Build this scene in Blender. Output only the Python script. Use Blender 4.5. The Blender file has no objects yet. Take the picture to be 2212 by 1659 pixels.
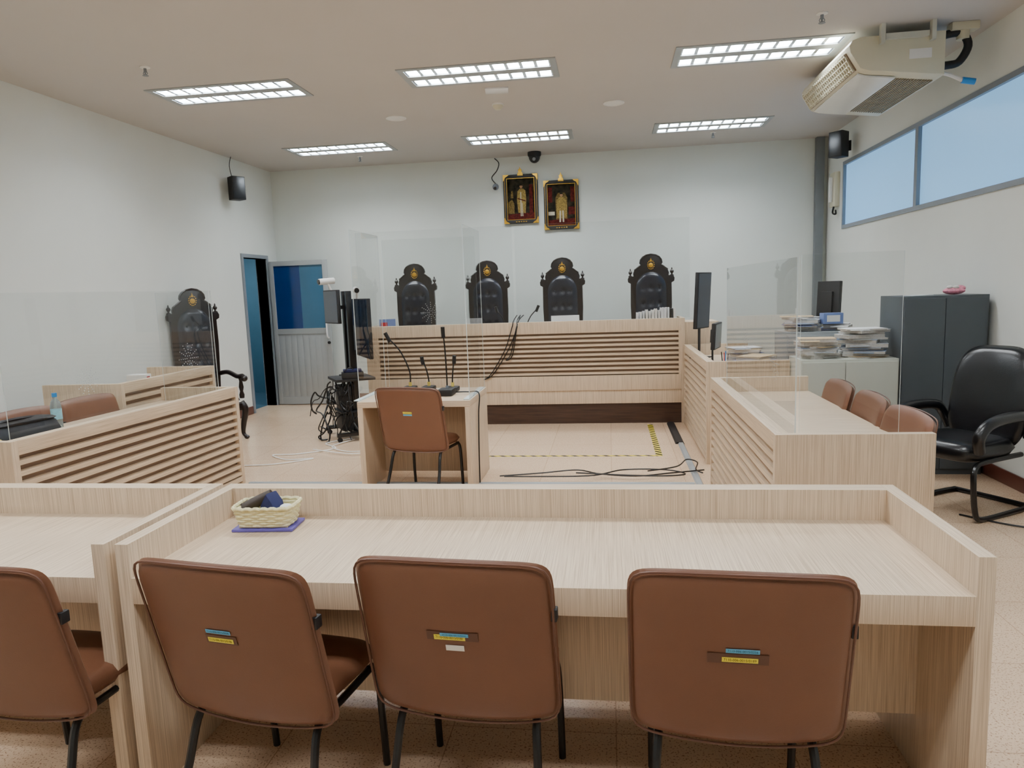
import bpy, bmesh, math, random
from mathutils import Vector, Matrix
random.seed(7)
scene=bpy.context.scene
col=scene.collection
pi=math.pi
# ------------------------------------------------------------------ materials
def lin(c):
    o=[]
    for v in c:
        v/=255.0
        o.append(v/12.92 if v<=0.04045 else ((v+0.055)/1.055)**2.4)
    return (o[0],o[1],o[2],1)
def base(name):
    m=bpy.data.materials.new(name); m.use_nodes=True
    nt=m.node_tree; b=nt.nodes['Principled BSDF']
    return m,nt,b
def pm(name,c,rough=0.5,metal=0.0,var=0.06,scale=6,bump=0,bscale=200,emit=0,ecol=None,coat=0,spec=None):
    m,nt,b=base(name)
    tc=nt.nodes.new('ShaderNodeTexCoord'); n=nt.nodes.new('ShaderNodeTexNoise')
    n.inputs['Scale'].default_value=scale; n.inputs['Detail'].default_value=3
    nt.links.new(tc.outputs['Object'],n.inputs['Vector'])
    r=nt.nodes.new('ShaderNodeValToRGB'); L=lin(c)
    r.color_ramp.elements[0].position=0.3; r.color_ramp.elements[1].position=0.7
    r.color_ramp.elements[0].color=tuple(x*(1-var) for x in L[:3])+(1,)
    r.color_ramp.elements[1].color=tuple(min(1,x*(1+var)) for x in L[:3])+(1,)
    nt.links.new(n.outputs['Fac'],r.inputs['Fac']); nt.links.new(r.outputs['Color'],b.inputs['Base Color'])
    b.inputs['Roughness'].default_value=rough; b.inputs['Metallic'].default_value=metal
    if coat: b.inputs['Coat Weight'].default_value=coat
    if spec is not None: b.inputs['Specular IOR Level'].default_value=spec
    if bump:
        n2=nt.nodes.new('ShaderNodeTexNoise'); n2.inputs['Scale'].default_value=bscale
        nt.links.new(tc.outputs['Object'],n2.inputs['Vector'])
        bp=nt.nodes.new('ShaderNodeBump'); bp.inputs['Strength'].default_value=bump; bp.inputs['Distance'].default_value=0.002
        nt.links.new(n2.outputs['Fac'],bp.inputs['Height']); nt.links.new(bp.outputs['Normal'],b.inputs['Normal'])
    if emit:
        b.inputs['Emission Color'].default_value=lin(ecol or c); b.inputs['Emission Strength'].default_value=emit
    return m
def wood(name,top,side,c1=(184,160,133),c2=(221,200,172),rough=0.42,fine=300):
    m,nt,b=base(name)
    tc=nt.nodes.new('ShaderNodeTexCoord')
    def branch(axis):
        mp=nt.nodes.new('ShaderNodeMapping'); s=[fine]*3; s[axis]=3.0
        mp.inputs['Scale'].default_value=s
        nt.links.new(tc.outputs['Object'],mp.inputs['Vector'])
        n=nt.nodes.new('ShaderNodeTexNoise'); n.inputs['Scale'].default_value=1; n.inputs['Detail'].default_value=3; n.inputs['Roughness'].default_value=0.6
        nt.links.new(mp.outputs['Vector'],n.inputs['Vector']); return n.outputs['Fac']
    a=branch(side)
    if top!=side:
        t=branch(top)
        sp=nt.nodes.new('ShaderNodeSeparateXYZ'); nt.links.new(tc.outputs['Normal'],sp.inputs[0])
        ab=nt.nodes.new('ShaderNodeMath'); ab.operation='ABSOLUTE'; nt.links.new(sp.outputs['Z'],ab.inputs[0])
        gt=nt.nodes.new('ShaderNodeMath'); gt.operation='GREATER_THAN'; gt.inputs[1].default_value=0.7; nt.links.new(ab.outputs[0],gt.inputs[0])
        mx=nt.nodes.new('ShaderNodeMix'); nt.links.new(gt.outputs[0],mx.inputs['Factor']); nt.links.new(a,mx.inputs['A']); nt.links.new(t,mx.inputs['B']); a=mx.outputs['Result']
    r=nt.nodes.new('ShaderNodeValToRGB')
    e=r.color_ramp.elements; e[0].position=0.34; e[1].position=0.60
    e[0].color=lin(c1); e[1].color=lin(c2)
    nt.links.new(a,r.inputs['Fac']); nt.links.new(r.outputs['Color'],b.inputs['Base Color'])
    b.inputs['Roughness'].default_value=rough
    return m
WX=wood('laminate_horizontal',0,0); WY=wood('laminate_top',1,2); WZ=wood('laminate_side',1,2); WZX=wood('laminate_front',0,2)
WSHADE=wood('laminate_slat_gap_shade',0,0,(120,98,78),(146,122,98))  # same laminate darkened: shade between the slats put into the colour
WD=wood('dark_plinth_wood',0,0,(46,30,24),(72,50,38),0.35,120)
WALL=pm('wall_paint',(228,232,227),0.7,var=0.02,scale=1.5)
WALLB=pm('wall_paint_back',(222,228,222),0.7,var=0.02,scale=1.5)
CEIL=pm('ceiling_paint',(198,194,190),0.85,var=0.015,scale=1)
GREYF=pm('grey_frame_paint',(130,138,146),0.45,var=0.03)
GREYL=pm('light_grey_aluminium',(168,174,176),0.4,metal=0.3,var=0.03)
COLM=pm('grey_column_paint',(118,124,128),0.5,var=0.03)
CORR=pm('corridor_blue_paint',(84,124,142),0.6,var=0.05)
CORRF=pm('corridor_floor',(80,110,125),0.2,var=0.05)
BASEB=pm('baseboard_brown',(92,48,36),0.35,var=0.1)
LEATH=pm('brown_leatherette',(112,73,51),0.40,var=0.05,scale=5,bump=0.2,bscale=420)
LEATHP=pm('brown_piping',(98,63,46),0.4,var=0.05)
BLK=pm('black_tube',(16,16,17),0.3,var=0.1)
BLKM=pm('black_matte',(22,22,24),0.55,var=0.1)
BLKL=pm('black_leather',(15,16,19),0.28,var=0.15,bump=0.25,bscale=150)
NAVYL=pm('dark_navy_leather',(22,26,40),0.3,var=0.15,bump=0.2,bscale=150)
DKW=wood('dark_carved_wood',2,2,(16,11,10),(34,24,22),0.3,150)
GOLD=pm('gold_leaf',(206,160,54),0.34,metal=0.75,var=0.15,scale=40)
GOLDP=pm('gold_print',(104,86,44),0.8,var=0.5,scale=60,spec=0.2)
GREYD=pm('dark_grey_steel',(70,77,82),0.42,var=0.03)
GREYM=pm('mid_grey_steel',(150,156,158),0.4,var=0.03)
CREAMC=pm('cream_grey_steel',(196,198,186),0.4,var=0.02)
WHITE=pm('white_plastic',(232,232,228),0.4,var=0.02)
WHITEM=pm('white_enamel',(238,240,242),0.25,var=0.01)
REFL=pm('reflector_aluminium',(225,232,238),0.2,metal=0.7,var=0.02)
ACC=pm('ac_cream_plastic',(212,208,184),0.4,var=0.02)
ACW=pm('ac_white_plastic',(222,224,218),0.2,var=0.02)
ACD=pm('ac_grille_brown',(116,98,78),0.5,var=0.1)
PAPER=pm('paper_white',(232,234,236),0.7,var=0.03)
PAPERG=pm('paper_grey_edges',(196,192,186),0.8,var=0.12,scale=80)
YEL=pm('yellow_sticker',(240,226,60),0.5,var=0.03)
BLU=pm('blue_sticker',(90,178,220),0.5,var=0.03)
TAPE=pm('brown_tape',(88,56,42),0.3,var=0.08)
INK=pm('black_ink',(20,20,20),0.6,var=0.02)
INKB=pm('blue_ink',(30,80,110),0.6,var=0.02)
WIN=pm('frosted_window_blue',(110,160,205),0.35,var=0.05,scale=0.8,emit=0.95,ecol=(130,184,228))
BLUG=pm('dark_blue_glass',(6,48,104),0.12,var=0.1,scale=1)
BLUG2=pm('teal_blue_glass',(48,98,128),0.12,var=0.1,scale=1)
PURP=pm('purple_plastic',(98,88,170),0.4,var=0.05)
BASK=pm('cream_woven_plastic',(226,218,170),0.45,var=0.12,scale=120)
DKBR=pm('dark_brown_pouch',(54,42,34),0.5,var=0.1)
NAVY=pm('navy_cloth',(28,34,84),0.7,var=0.1)
BAGM=pm('charcoal_bag_fabric',(56,60,66),0.8,var=0.12,scale=30)
SCRN=pm('dark_screen_glass',(16,32,54),0.1,var=0.1)
BLUCAP=pm('blue_bottle_cap',(50,140,210),0.35,var=0.03)
BOTL=pm('clear_bottle_plastic',(200,222,226),0.1,var=0.02)
BOTL.node_tree.nodes['Principled BSDF'].inputs['Transmission Weight'].default_value=0.75
BOTL.node_tree.nodes['Principled BSDF'].inputs['IOR'].default_value=1.15
BLBL=pm('bottle_label',(150,206,220),0.4,var=0.1,scale=50)
PINK=pm('pink_cloth',(236,150,172),0.8,var=0.25,scale=60)
SKIN=pm('painted_skin',(160,120,90),0.8,var=0.05,spec=0.2)
PGRN=pm('painted_backdrop',(38,34,24),0.85,var=0.9,scale=14,spec=0.2)
PRED=pm('painted_red',(78,24,20),0.85,var=0.5,scale=40,spec=0.2)
PWHT=pm('painted_white',(178,170,150),0.8,var=0.15,spec=0.2)
PROB=pm('painted_gold_robe',(138,116,62),0.8,var=0.45,scale=60,spec=0.2)
GREYP=pm('grey_cable_duct',(150,156,158),0.4,var=0.05)
REDP=pm('red_plastic',(186,52,60),0.5,var=0.1)
YELR=pm('yellow_roll',(214,190,96),0.4,var=0.1)
TUBE=pm('tube_glow',(255,255,255),0.4,emit=16,ecol=(240,248,255))
TUBE.cycles.emission_sampling='NONE'
def acrylic(name,tint):
    m=bpy.data.materials.new(name); m.use_nodes=True; nt=m.node_tree; nt.nodes.clear()
    o=nt.nodes.new('ShaderNodeOutputMaterial'); mx=nt.nodes.new('ShaderNodeMixShader')
    t=nt.nodes.new('ShaderNodeBsdfTransparent'); g=nt.nodes.new('ShaderNodeBsdfGlossy'); fr=nt.nodes.new('ShaderNodeFresnel')
    t.inputs['Color'].default_value=tint; g.inputs['Roughness'].default_value=0.015
    fr.inputs['IOR'].default_value=1.52
    geo=nt.nodes.new('ShaderNodeNewGeometry'); mxi=nt.nodes.new('ShaderNodeMath'); mxi.operation='SUBTRACT'; mxi.inputs[0].default_value=1
    nt.links.new(geo.outputs['Backfacing'],mxi.inputs[1])
    mul=nt.nodes.new('ShaderNodeMath'); mul.operation='MULTIPLY'
    nt.links.new(fr.outputs['Fac'],mul.inputs[0]); nt.links.new(mxi.outputs[0],mul.inputs[1])
    nt.links.new(mul.outputs[0],mx.inputs['Fac']); nt.links.new(t.outputs[0],mx.inputs[1]); nt.links.new(g.outputs[0],mx.inputs[2]); nt.links.new(mx.outputs[0],o.inputs['Surface'])
    return m
ACR=acrylic('clear_acrylic',(0.96,0.968,0.968,1))
def translucentM(name,fac,c):
    m=bpy.data.materials.new(name); m.use_nodes=True; nt=m.node_tree; nt.nodes.clear()
    o=nt.nodes.new('ShaderNodeOutputMaterial'); mx=nt.nodes.new('ShaderNodeMixShader'); mx.inputs['Fac'].default_value=fac
    t=nt.nodes.new('ShaderNodeBsdfTransparent'); t.inputs['Color'].default_value=(0.85,0.9,0.9,1)
    d=nt.nodes.new('ShaderNodeBsdfDiffuse'); d.inputs['Color'].default_value=lin(c)
    nt.links.new(t.outputs[0],mx.inputs[1]); nt.links.new(d.outputs[0],mx.inputs[2]); nt.links.new(mx.outputs[0],o.inputs['Surface'])
    return m
ACE=translucentM('acrylic_edge',0.75,(228,240,240)); DOTM=translucentM('frosted_hole',0.55,(236,242,244))
def floorM():
    m,nt,b=base('terrazzo_vinyl_tile')
    tc=nt.nodes.new('ShaderNodeTexCoord')
    br=nt.nodes.new('ShaderNodeTexBrick'); br.offset=0; br.squash=1
    br.inputs['Scale'].default_value=1; br.inputs['Brick Width'].default_value=0.6; br.inputs['Row Height'].default_value=0.6
    br.inputs['Mortar Size'].default_value=0.0022; br.inputs['Mortar Smooth'].default_value=0.3
    br.inputs['Color1'].default_value=lin((226,197,166)); br.inputs['Color2'].default_value=lin((219,190,160)); br.inputs['Mortar'].default_value=lin((184,152,124))
    nt.links.new(tc.outputs['Object'],br.inputs['Vector'])
    n=nt.nodes.new('ShaderNodeTexNoise'); n.inputs['Scale'].default_value=130; n.inputs['Detail'].default_value=2
    nt.links.new(tc.outputs['Object'],n.inputs['Vector'])
    r=nt.nodes.new('ShaderNodeValToRGB'); r.color_ramp.elements[0].position=0.34; r.color_ramp.elements[1].position=0.44
    r.color_ramp.elements[0].color=lin((188,172,164)); r.color_ramp.elements[1].color=(1,1,1,1)
    nt.links.new(n.outputs['Fac'],r.inputs['Fac'])
    mx=nt.nodes.new('ShaderNodeMix'); mx.data_type='RGBA'; mx.blend_type='MULTIPLY'; mx.inputs['Factor'].default_value=1
    nt.links.new(br.outputs['Color'],mx.inputs['A']); nt.links.new(r.outputs['Color'],mx.inputs['B'])
    nt.links.new(mx.outputs['Result'],b.inputs['Base Color'])
    b.inputs['Roughness'].default_value=0.2
    return m
FLOOR=floorM()
def hazardM():
    m,nt,b=base('hazard_tape')
    tc=nt.nodes.new('ShaderNodeTexCoord'); sp=nt.nodes.new('ShaderNodeSeparateXYZ'); nt.links.new(tc.outputs['Object'],sp.inputs[0])
    a=nt.nodes.new('ShaderNodeMath'); a.operation='ADD'; nt.links.new(sp.outputs['X'],a.inputs[0]); nt.links.new(sp.outputs['Y'],a.inputs[1])
    f=nt.nodes.new('ShaderNodeMath'); f.operation='PINGPONG'; f.inputs[1].default_value=0.05; nt.links.new(a.outputs[0],f.inputs[0])
    g=nt.nodes.new('ShaderNodeMath'); g.operation='GREATER_THAN'; g.inputs[1].default_value=0.025; nt.links.new(f.outputs[0],g.inputs[0])
    mx=nt.nodes.new('ShaderNodeMix'); mx.data_type='RGBA'; mx.inputs['A'].default_value=lin((226,206,60)); mx.inputs['B'].default_value=lin((40,38,30))
    nt.links.new(g.outputs[0],mx.inputs['Factor']); nt.links.new(mx.outputs['Result'],b.inputs['Base Color'])
    b.inputs['Roughness'].default_value=0.4
    return m
HAZ=hazardM()
# ------------------------------------------------------------------ mesh builder
def smoothpath(pts,k=6):
    P=[Vector(p) for p in pts]
    if len(P)<3: return P
    out=[]
    for i in range(len(P)-1):
        p0=P[max(0,i-1)];p1=P[i];p2=P[i+1];p3=P[min(len(P)-1,i+2)]
        for j in range(k):
            t=j/k
            out.append(0.5*((2*p1)+(p2-p0)*t+(2*p0-5*p1+4*p2-p3)*t*t+(3*p1-p0-3*p2+p3)*t**3))
    out.append(P[-1]); return out
class MB:
    def __init__(s): s.bm=bmesh.new()
    def _merge(s,b,M=None):
        if M is not None: bmesh.ops.transform(b,matrix=M,verts=b.verts)
        me=bpy.data.meshes.new('tmp'); b.to_mesh(me); b.free(); s.bm.from_mesh(me); bpy.data.meshes.remove(me)
    def box(s,x0,x1,y0,y1,z0,z1,mi=0,bev=0,M=None,seg=2):
        b=bmesh.new(); v=[b.verts.new((x,y,z)) for x in (x0,x1) for y in (y0,y1) for z in (z0,z1)]
        for f in ((0,1,3,2),(4,6,7,5),(0,4,5,1),(2,3,7,6),(0,2,6,4),(1,5,7,3)): b.faces.new([v[i] for i in f]).material_index=mi
        if bev: bmesh.ops.bevel(b,geom=list(b.edges),offset=bev,segments=seg,profile=0.6,affect='EDGES')
        for f in b.faces: f.material_index=mi
        s._merge(b,M); return s
    def prism(s,poly,a0,a1,plane='xz',mi=0,bev=0,M=None):
        def P(p,a):
            return {'xz':(p[0],a,p[1]),'xy':(p[0],p[1],a),'yz':(a,p[0],p[1])}[plane]
        b=bmesh.new(); A=[b.verts.new(P(p,a0)) for p in poly]; B=[b.verts.new(P(p,a1)) for p in poly]
        n=len(poly); b.faces.new(A); b.faces.new(B[::-1])
        for i in range(n): b.faces.new((A[i],B[i],B[(i+1)%n],A[(i+1)%n]))
        bmesh.ops.recalc_face_normals(b,faces=b.faces)
        if bev:
            ed=[e for e in b.edges if len(e.link_faces)==2 and any(len(f.verts)==n for f in e.link_faces)]
            bmesh.ops.bevel(b,geom=ed,offset=bev,segments=2,profile=0.6,affect='EDGES')
        for f in b.faces: f.material_index=mi
        s._merge(b,M); return s
    def tube(s,pts,r,n=8,mi=0,smooth=0,closed=False,M=None,rad=None):
        P=smoothpath(pts,smooth) if smooth else [Vector(p) for p in pts]
        b=bmesh.new(); N=len(P); rings=[]; up=None
        for i in range(N):
            if closed: t=(P[(i+1)%N]-P[i-1])
            else: t=(P[min(N-1,i+1)]-P[max(0,i-1)])
            t.normalize()
            if up is None:
                up=Vector((0,0,1)) if abs(t.z)<0.9 else Vector((1,0,0))
            x=t.cross(up)
            if x.length<1e-4: x=t.cross(Vector((0,1,0)))
            x.normalize(); up=x.cross(t); up.normalize()
            rr=r if rad is None else r*rad(i/(N-1))
            rings.append([b.verts.new(P[i]+x*math.cos(2*pi*k/n)*rr+up*math.sin(2*pi*k/n)*rr) for k in range(n)])
        for i in range(N if closed else N-1):
            a=rings[i]; c=rings[(i+1)%N]
            for k in range(n): b.faces.new((a[k],a[(k+1)%n],c[(k+1)%n],c[k]))
        if not closed: b.faces.new(rings[0][::-1]); b.faces.new(rings[-1])
        bmesh.ops.recalc_face_normals(b,faces=b.faces)
        for f in b.faces: f.material_index=mi
        s._merge(b,M); return s
    def cyl(s,p0,p1,r,r1=None,n=16,mi=0):
        r1=r if r1 is None else r1
        return s.tube([p0,p1],1,n=n,mi=mi,rad=lambda t:r+(r1-r)*t)
    def lathe(s,prof,c=(0,0,0),n=20,mi=0,M=None):
        b=bmesh.new(); rings=[]
        for (r,z) in prof:
            rings.append([b.verts.new((c[0]+r*math.cos(2*pi*k/n),c[1]+r*math.sin(2*pi*k/n),c[2]+z)) for k in range(n)])
        for i in range(len(prof)-1):
            for k in range(n): b.faces.new((rings[i][k],rings[i][(k+1)%n],rings[i+1][(k+1)%n],rings[i+1][k]))
        b.faces.new(rings[0][::-1]); b.faces.new(rings[-1])
        bmesh.ops.remove_doubles(b,verts=b.verts,dist=1e-5)
        bmesh.ops.recalc_face_normals(b,faces=b.faces)
        for f in b.faces: f.material_index=mi
        s._merge(b,M); return s
    def sph(s,c,r,sc=(1,1,1),mi=0,n=14,M=None):
        b=bmesh.new(); bmesh.ops.create_uvsphere(b,u_segments=n,v_segments=max(6,n//2+1),radius=r)
        for v in b.verts: v.co=Vector((v.co.x*sc[0]+c[0],v.co.y*sc[1]+c[1],v.co.z*sc[2]+c[2]))
        for f in b.faces: f.material_index=mi
        s._merge(b,M); return s
    def pad(s,w,h,t,n=7,fn=None,mi=0,N=22,M=None,puff=0.45):
        b=bmesh.new(); F={}
        for sd in (-1,1):
            for i in range(N+1):
                for j in range(N+1):
                    u=-1+2*i/N; v=-1+2*j/N; m=max(abs(u),abs(v))
                    if m>0:
                        cu,cv=u/m,v/m; r=1/((abs(cu)**n+abs(cv)**n)**(1/n)); x,z=cu*r*m,cv*r*m
                    else: x=z=0
                    if m>=0.9999 and sd==1: F[(sd,i,j)]=F[(-1,i,j)]; continue
                    y=sd*t/2*(1-m**6)**puff if m<0.9999 else 0
                    co=Vector((x*w/2,y,z*h/2))
                    if fn: co=fn(co,sd)
                    F[(sd,i,j)]=b.verts.new(co)
        for sd in (-1,1):
            for i in range(N):
                for j in range(N):
                    q=[F[(sd,i,j)],F[(sd,i+1,j)],F[(sd,i+1,j+1)],F[(sd,i,j+1)]]
                    try: b.faces.new(q if sd==-1 else q[::-1])
                    except Exception: pass
        bmesh.ops.recalc_face_normals(b,faces=b.faces)
        for f in b.faces: f.material_index=mi
        s._merge(b,M); return s
    def quad(s,pts,mi=0):
        f=s.bm.faces.new([s.bm.verts.new(p) for p in pts]); f.material_index=mi; return s
    def mesh(s,name,mats,sharp=38):
        me=bpy.data.meshes.new(name); s.bm.to_mesh(me); s.bm.free()
        for m in (mats if isinstance(mats,(list,tuple)) else [mats]): me.materials.append(m)
        me.shade_smooth(); me.set_sharp_from_angle(angle=math.radians(sharp))
        return me
def T(name,label,cat,loc=(0,0,0),rz=0,group=None):
    o=bpy.data.objects.new(name,None); o.empty_display_size=0.1; col.objects.link(o)
    o.location=loc; o.rotation_euler=(0,0,rz); o['label']=label; o['category']=cat
    if group: o['group']=group
    return o
def P(par,name,mb,mats,label=None,loc=(0,0,0),rot=(0,0,0),sharp=38):
    me=mb if isinstance(mb,bpy.types.Mesh) else mb.mesh(name,mats,sharp)
    o=bpy.data.objects.new(name,me); col.objects.link(o); o.parent=par; o.location=loc; o.rotation_euler=rot
    if label: o['label']=label
    return o
def G(name,label,cat,mb,mats,loc=(0,0,0),rz=0,group=None,rot=None):
    me=mb if isinstance(mb,bpy.types.Mesh) else mb.mesh(name,mats)
    o=bpy.data.objects.new(name,me); col.objects.link(o); o.location=loc; o.rotation_euler=rot or (0,0,rz)
    o['label']=label; o['category']=cat
    if group: o['group']=group
    return o
def S(name,mb,mats,loc=(0,0,0)):
    me=mb.mesh(name,mats); o=bpy.data.objects.new(name,me); col.objects.link(o); o['kind']='structure'; o.location=loc; return o
def dup(root,loc,rz=0,label=None):
    def rec(o,par):
        n=o.copy(); col.objects.link(n)
        if par is not None: n.parent=par
        for c in list(o.children): rec(c,n)
        return n
    n=rec(root,None); n.location=loc; n.rotation_euler=(root.rotation_euler[0],root.rotation_euler[1],rz)
    if label: n['label']=label
    return n
def textmesh(body,size,mat):
    c=bpy.data.curves.new('lettering','FONT'); c.body=body; c.size=size; c.align_x='CENTER'; c.align_y='CENTER'
    o=bpy.data.objects.new('lettering',c); col.objects.link(o); dg=bpy.context.evaluated_depsgraph_get()
    me=bpy.data.meshes.new_from_object(o.evaluated_get(dg)); me.name='lettering'
    bpy.data.objects.remove(o); me.materials.clear(); me.materials.append(mat); return me
# ------------------------------------------------------------------ room
XL,XR,YB,YF,H=-5.02,2.98,10.45,-2.2,3.5
S('floor',MB().box(XL-0.15,XR+0.15,YF-0.15,YB+0.15,-0.1,0),FLOOR)
fixX=[(-4.08,-2.75),(-1.75,-0.42),(0.59,1.93)]
fixY=[(0.60,1.17),(3.38,3.95),(6.15,6.74),(8.92,9.44)]
HX=0.665; HY=0.26
holes=[((c+e)/2,(a+b_)/2) for (a,b_) in fixY for (c,e) in fixX]
xs=sorted([XL-0.15,XR+0.15]+[v for (c,e) in fixX for v in ((c+e)/2-HX,(c+e)/2+HX)]); ys=sorted([YF-0.15,YB+0.15]+[v for (a,b_) in fixY for v in ((a+b_)/2-HY,(a+b_)/2+HY)])
cb=MB()
for i in range(len(xs)-1):
    for j in range(len(ys)-1):
        mx_,my_=(xs[i]+xs[i+1])/2,(ys[j]+ys[j+1])/2
        if any(abs(mx_-a)<0.3 and abs(my_-b_)<0.2 for a,b_ in holes): continue
        cb.quad([(xs[i],ys[j],H),(xs[i],ys[j+1],H),(xs[i+1],ys[j+1],H),(xs[i+1],ys[j],H)])
bmesh.ops.remove_doubles(cb.bm,verts=cb.bm.verts,dist=1e-5)
S('ceiling',cb,CEIL)
DY0,DY1,DZ=9.40,10.08,2.19
w=MB(); w.box(XL-0.15,XL,YF,DY0,0,H); w.box(XL-0.15,XL,DY1,YB,0,H); w.box(XL-0.15,XL,DY0,DY1,DZ,H)
S('wall_left',w,WALL)
S('wall_back',MB().box(XL-0.15,XR+0.15,YB,YB+0.15,0,H),WALLB)
S('wall_front',MB().box(XL-0.15,XR+0.15,YF-0.15,YF,0,H),WALL)
WZ0,WZ1,WY0,WY1=2.23,3.06,1.1,9.75
w=MB(); w.box(XR,XR+0.15,YF,YB,0,WZ0); w.box(XR,XR+0.15,YF,YB,WZ1,H); w.box(XR,XR+0.15,YF,WY0,WZ0,WZ1); w.box(XR,XR+0.15,WY1,YB,WZ0,WZ1)
S('wall_right',w,WALL)
cuts=[WY0,3.2,5.35,7.55,WY1]
for k in range(4):
    a,b_=cuts[k],cuts[k+1]
    fr=MB(); t=0.045
    fr.box(XR-0.015,XR+0.06,a,b_,WZ0,WZ0+t,0); fr.box(XR-0.015,XR+0.06,a,b_,WZ1-t,WZ1,0)
    fr.box(XR-0.015,XR+0.06,a,a+t/1.3,WZ0+t,WZ1-t,0); fr.box(XR-0.015,XR+0.06,b_-t/1.3,b_,WZ0+t,WZ1-t,0)
    fr.box(XR+0.02,XR+0.03,a+0.03,b_-0.03,WZ0+t,WZ1-t,1)
    S('window_%d'%(k+1),fr,[GREYF,WIN])
S('baseboard_left',MB().box(XL,XL+0.015,YF,DY0-0.06,0,0.11,bev=0.004),BASEB)
S('baseboard_right',MB().box(XR-0.015,XR,YF,YB,0,0.11,bev=0.004),BASEB)
S('baseboard_back',MB().box(XL,XR,YB-0.015,YB,0,0.11,bev=0.004),BASEB)
S('trim_1',MB().box(2.81,2.92,YB-0.09,YB,0,H-0.002,bev=0.006),COLM)
df=MB(); df.box(XL-0.16,XL+0.02,DY0-0.05,DY0,0,DZ+0.05); df.box(XL-0.16,XL+0.02,DY1,DY1+0.05,0,DZ+0.05); df.box(XL-0.16,XL+0.02,DY0,DY1,DZ,DZ+0.05)
S('trim_2',df,GREYF)
cw=MB(); cw.box(-7.0,-6.9,8.2,11.6,0,2.6); cw.box(-6.9,XL-0.15,11.5,11.6,0,2.6); cw.box(-6.9,XL-0.16,8.2,8.3,0,2.6); cw.box(-7,XL-0.15,8.2,11.6,2.6,2.7)
cw.box(XL-0.2,XL-0.15,YB+0.15,11.6,0,2.6)
S('wall_corridor',cw,CORR)
S('floor_corridor',MB().box(-7,XL-0.15,8.2,11.6,-0.1,0),CORRF)
cl=T('corridor_fill_light','added fill light brightening the corridor beyond the doorway','light',(-6.0,10.3,2.6))  # added fitting, carries the fill lamp for the dark doorway
P(cl,'fill_diffuser',MB().box(-0.15,0.15,-0.3,0.3,-0.04,0,bev=0.01),WHITE)
ld=bpy.data.lights.new('corridor_fill_lamp','AREA'); ld.shape='RECTANGLE'; ld.size=0.3; ld.size_y=0.6; ld.energy=26; ld.color=(0.75,0.9,1.0)  # added lamp, keeps the corridor from going black
lo=bpy.data.objects.new('corridor_fill_lamp',ld); col.objects.link(lo); lo.parent=cl; lo.location=(0,0,-0.05)
# open door leaf
yd=10.09; x0=-4.98; x1=-4.09; dh=2.15
d=MB(); d.box(x0,x0+0.06,yd,yd+0.045,0.012,dh,bev=0.003); d.box(x1-0.07,x1,yd,yd+0.045,0.012,dh,bev=0.003)
d.box(x0+0.06,x1-0.07,yd,yd+0.045,dh-0.07,dh); d.box(x0+0.06,x1-0.07,yd,yd+0.045,1.07,1.15); d.box(x0+0.06,x1-0.07,yd,yd+0.045,0.012,0.12)
for k in range(8):
    a=x0+0.06+k*(x1-0.07-x0-0.06)/8; b_=x0+0.06+(k+1)*(x1-0.07-x0-0.06)/8
    d.box(a+0.0005,b_-0.0005,yd+0.01,yd+0.035,0.12,1.07,bev=0.0015)
door=S('door_1',d,GREYL)
P(door,'door_glass',MB().box(x0+0.06,x0+0.46,yd+0.018,yd+0.028,1.15,dh-0.07,0).box(x0+0.46,x1-0.07,yd+0.018,yd+0.028,1.15,dh-0.07,1),[BLUG,BLUG2],label='dark blue film-covered door glass')
P(door,'door_handle',MB().tube([(x1-0.035,yd,1.0),(x1-0.035,yd-0.05,1.03),(x1-0.035,yd-0.06,1.17),(x1-0.035,yd-0.05,1.31),(x1-0.035,yd,1.34)],0.012,smooth=5),WHITEM,label='white curved pull handle')
P(door,'door_lock',MB().cyl((x1-0.03,yd,0.93),(x1-0.03,yd-0.02,0.93),0.022),BLKM)
# ------------------------------------------------------------------ ceiling lights
first=None
for (hx_,hy_) in holes:
    if first is None:
        root=T('ceiling_light','recessed white fluorescent ceiling fixture with two louvred tubes','light',(hx_,hy_,H),group='recessed ceiling light fixtures')
        pan=MB(); hx,hy=HX,HY; zt=0.085
        pan.quad([(-hx,-hy,zt),(hx,-hy,zt),(hx,hy,zt),(-hx,hy,zt)])
        for sx in (-1,1): pan.quad([(sx*hx,-hy,0),(sx*hx,hy,0),(sx*hx,hy,zt),(sx*hx,-hy,zt)])
        for sy in (-1,1): pan.quad([(-hx,sy*hy,0),(hx,sy*hy,0),(hx,sy*hy,zt),(-hx,sy*hy,zt)])
        P(root,'housing',pan,WHITEM)
        fr=MB(); o_=0.018; t=0.035
        fr.box(-hx-o_,hx+o_,-hy-o_,-hy+t,-0.008,0.0); fr.box(-hx-o_,hx+o_,hy-t,hy+o_,-0.008,0.0)
        fr.box(-hx-o_,-hx+t,-hy+t,hy-t,-0.008,0.0); fr.box(hx-t,hx+o_,-hy+t,hy-t,-0.008,0.0)
        fr.box(-hx+t,hx-t,-0.055,0.055,-0.008,0.02)
        P(root,'trim_frame',fr,GREYL)
        for sy in (-1,1):
            lv=MB(); yc=sy*0.14; n=10; wv=0.085
            for k in range(n+1):
                x=-hx+t+k*(2*hx-2*t)/n
                lv.prism([(x-0.014,0.002),(x+0.014,0.002),(x+0.003,0.05),(x-0.003,0.05)],yc-wv,yc+wv,'xz')
            for s2 in (-1,1): lv.box(-hx+t-0.013,hx-t+0.013,yc+s2*wv-0.003,yc+s2*wv+0.003,0.001,0.05)
            P(root,'louvre',lv,REFL)
            P(root,'fluorescent_tube',MB().cyl((-hx+0.04,yc,0.066),(hx-0.04,yc,0.066),0.013,n=10),TUBE)
        first=root; cur=root
    else: cur=dup(first,(hx_,hy_,H))
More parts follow.
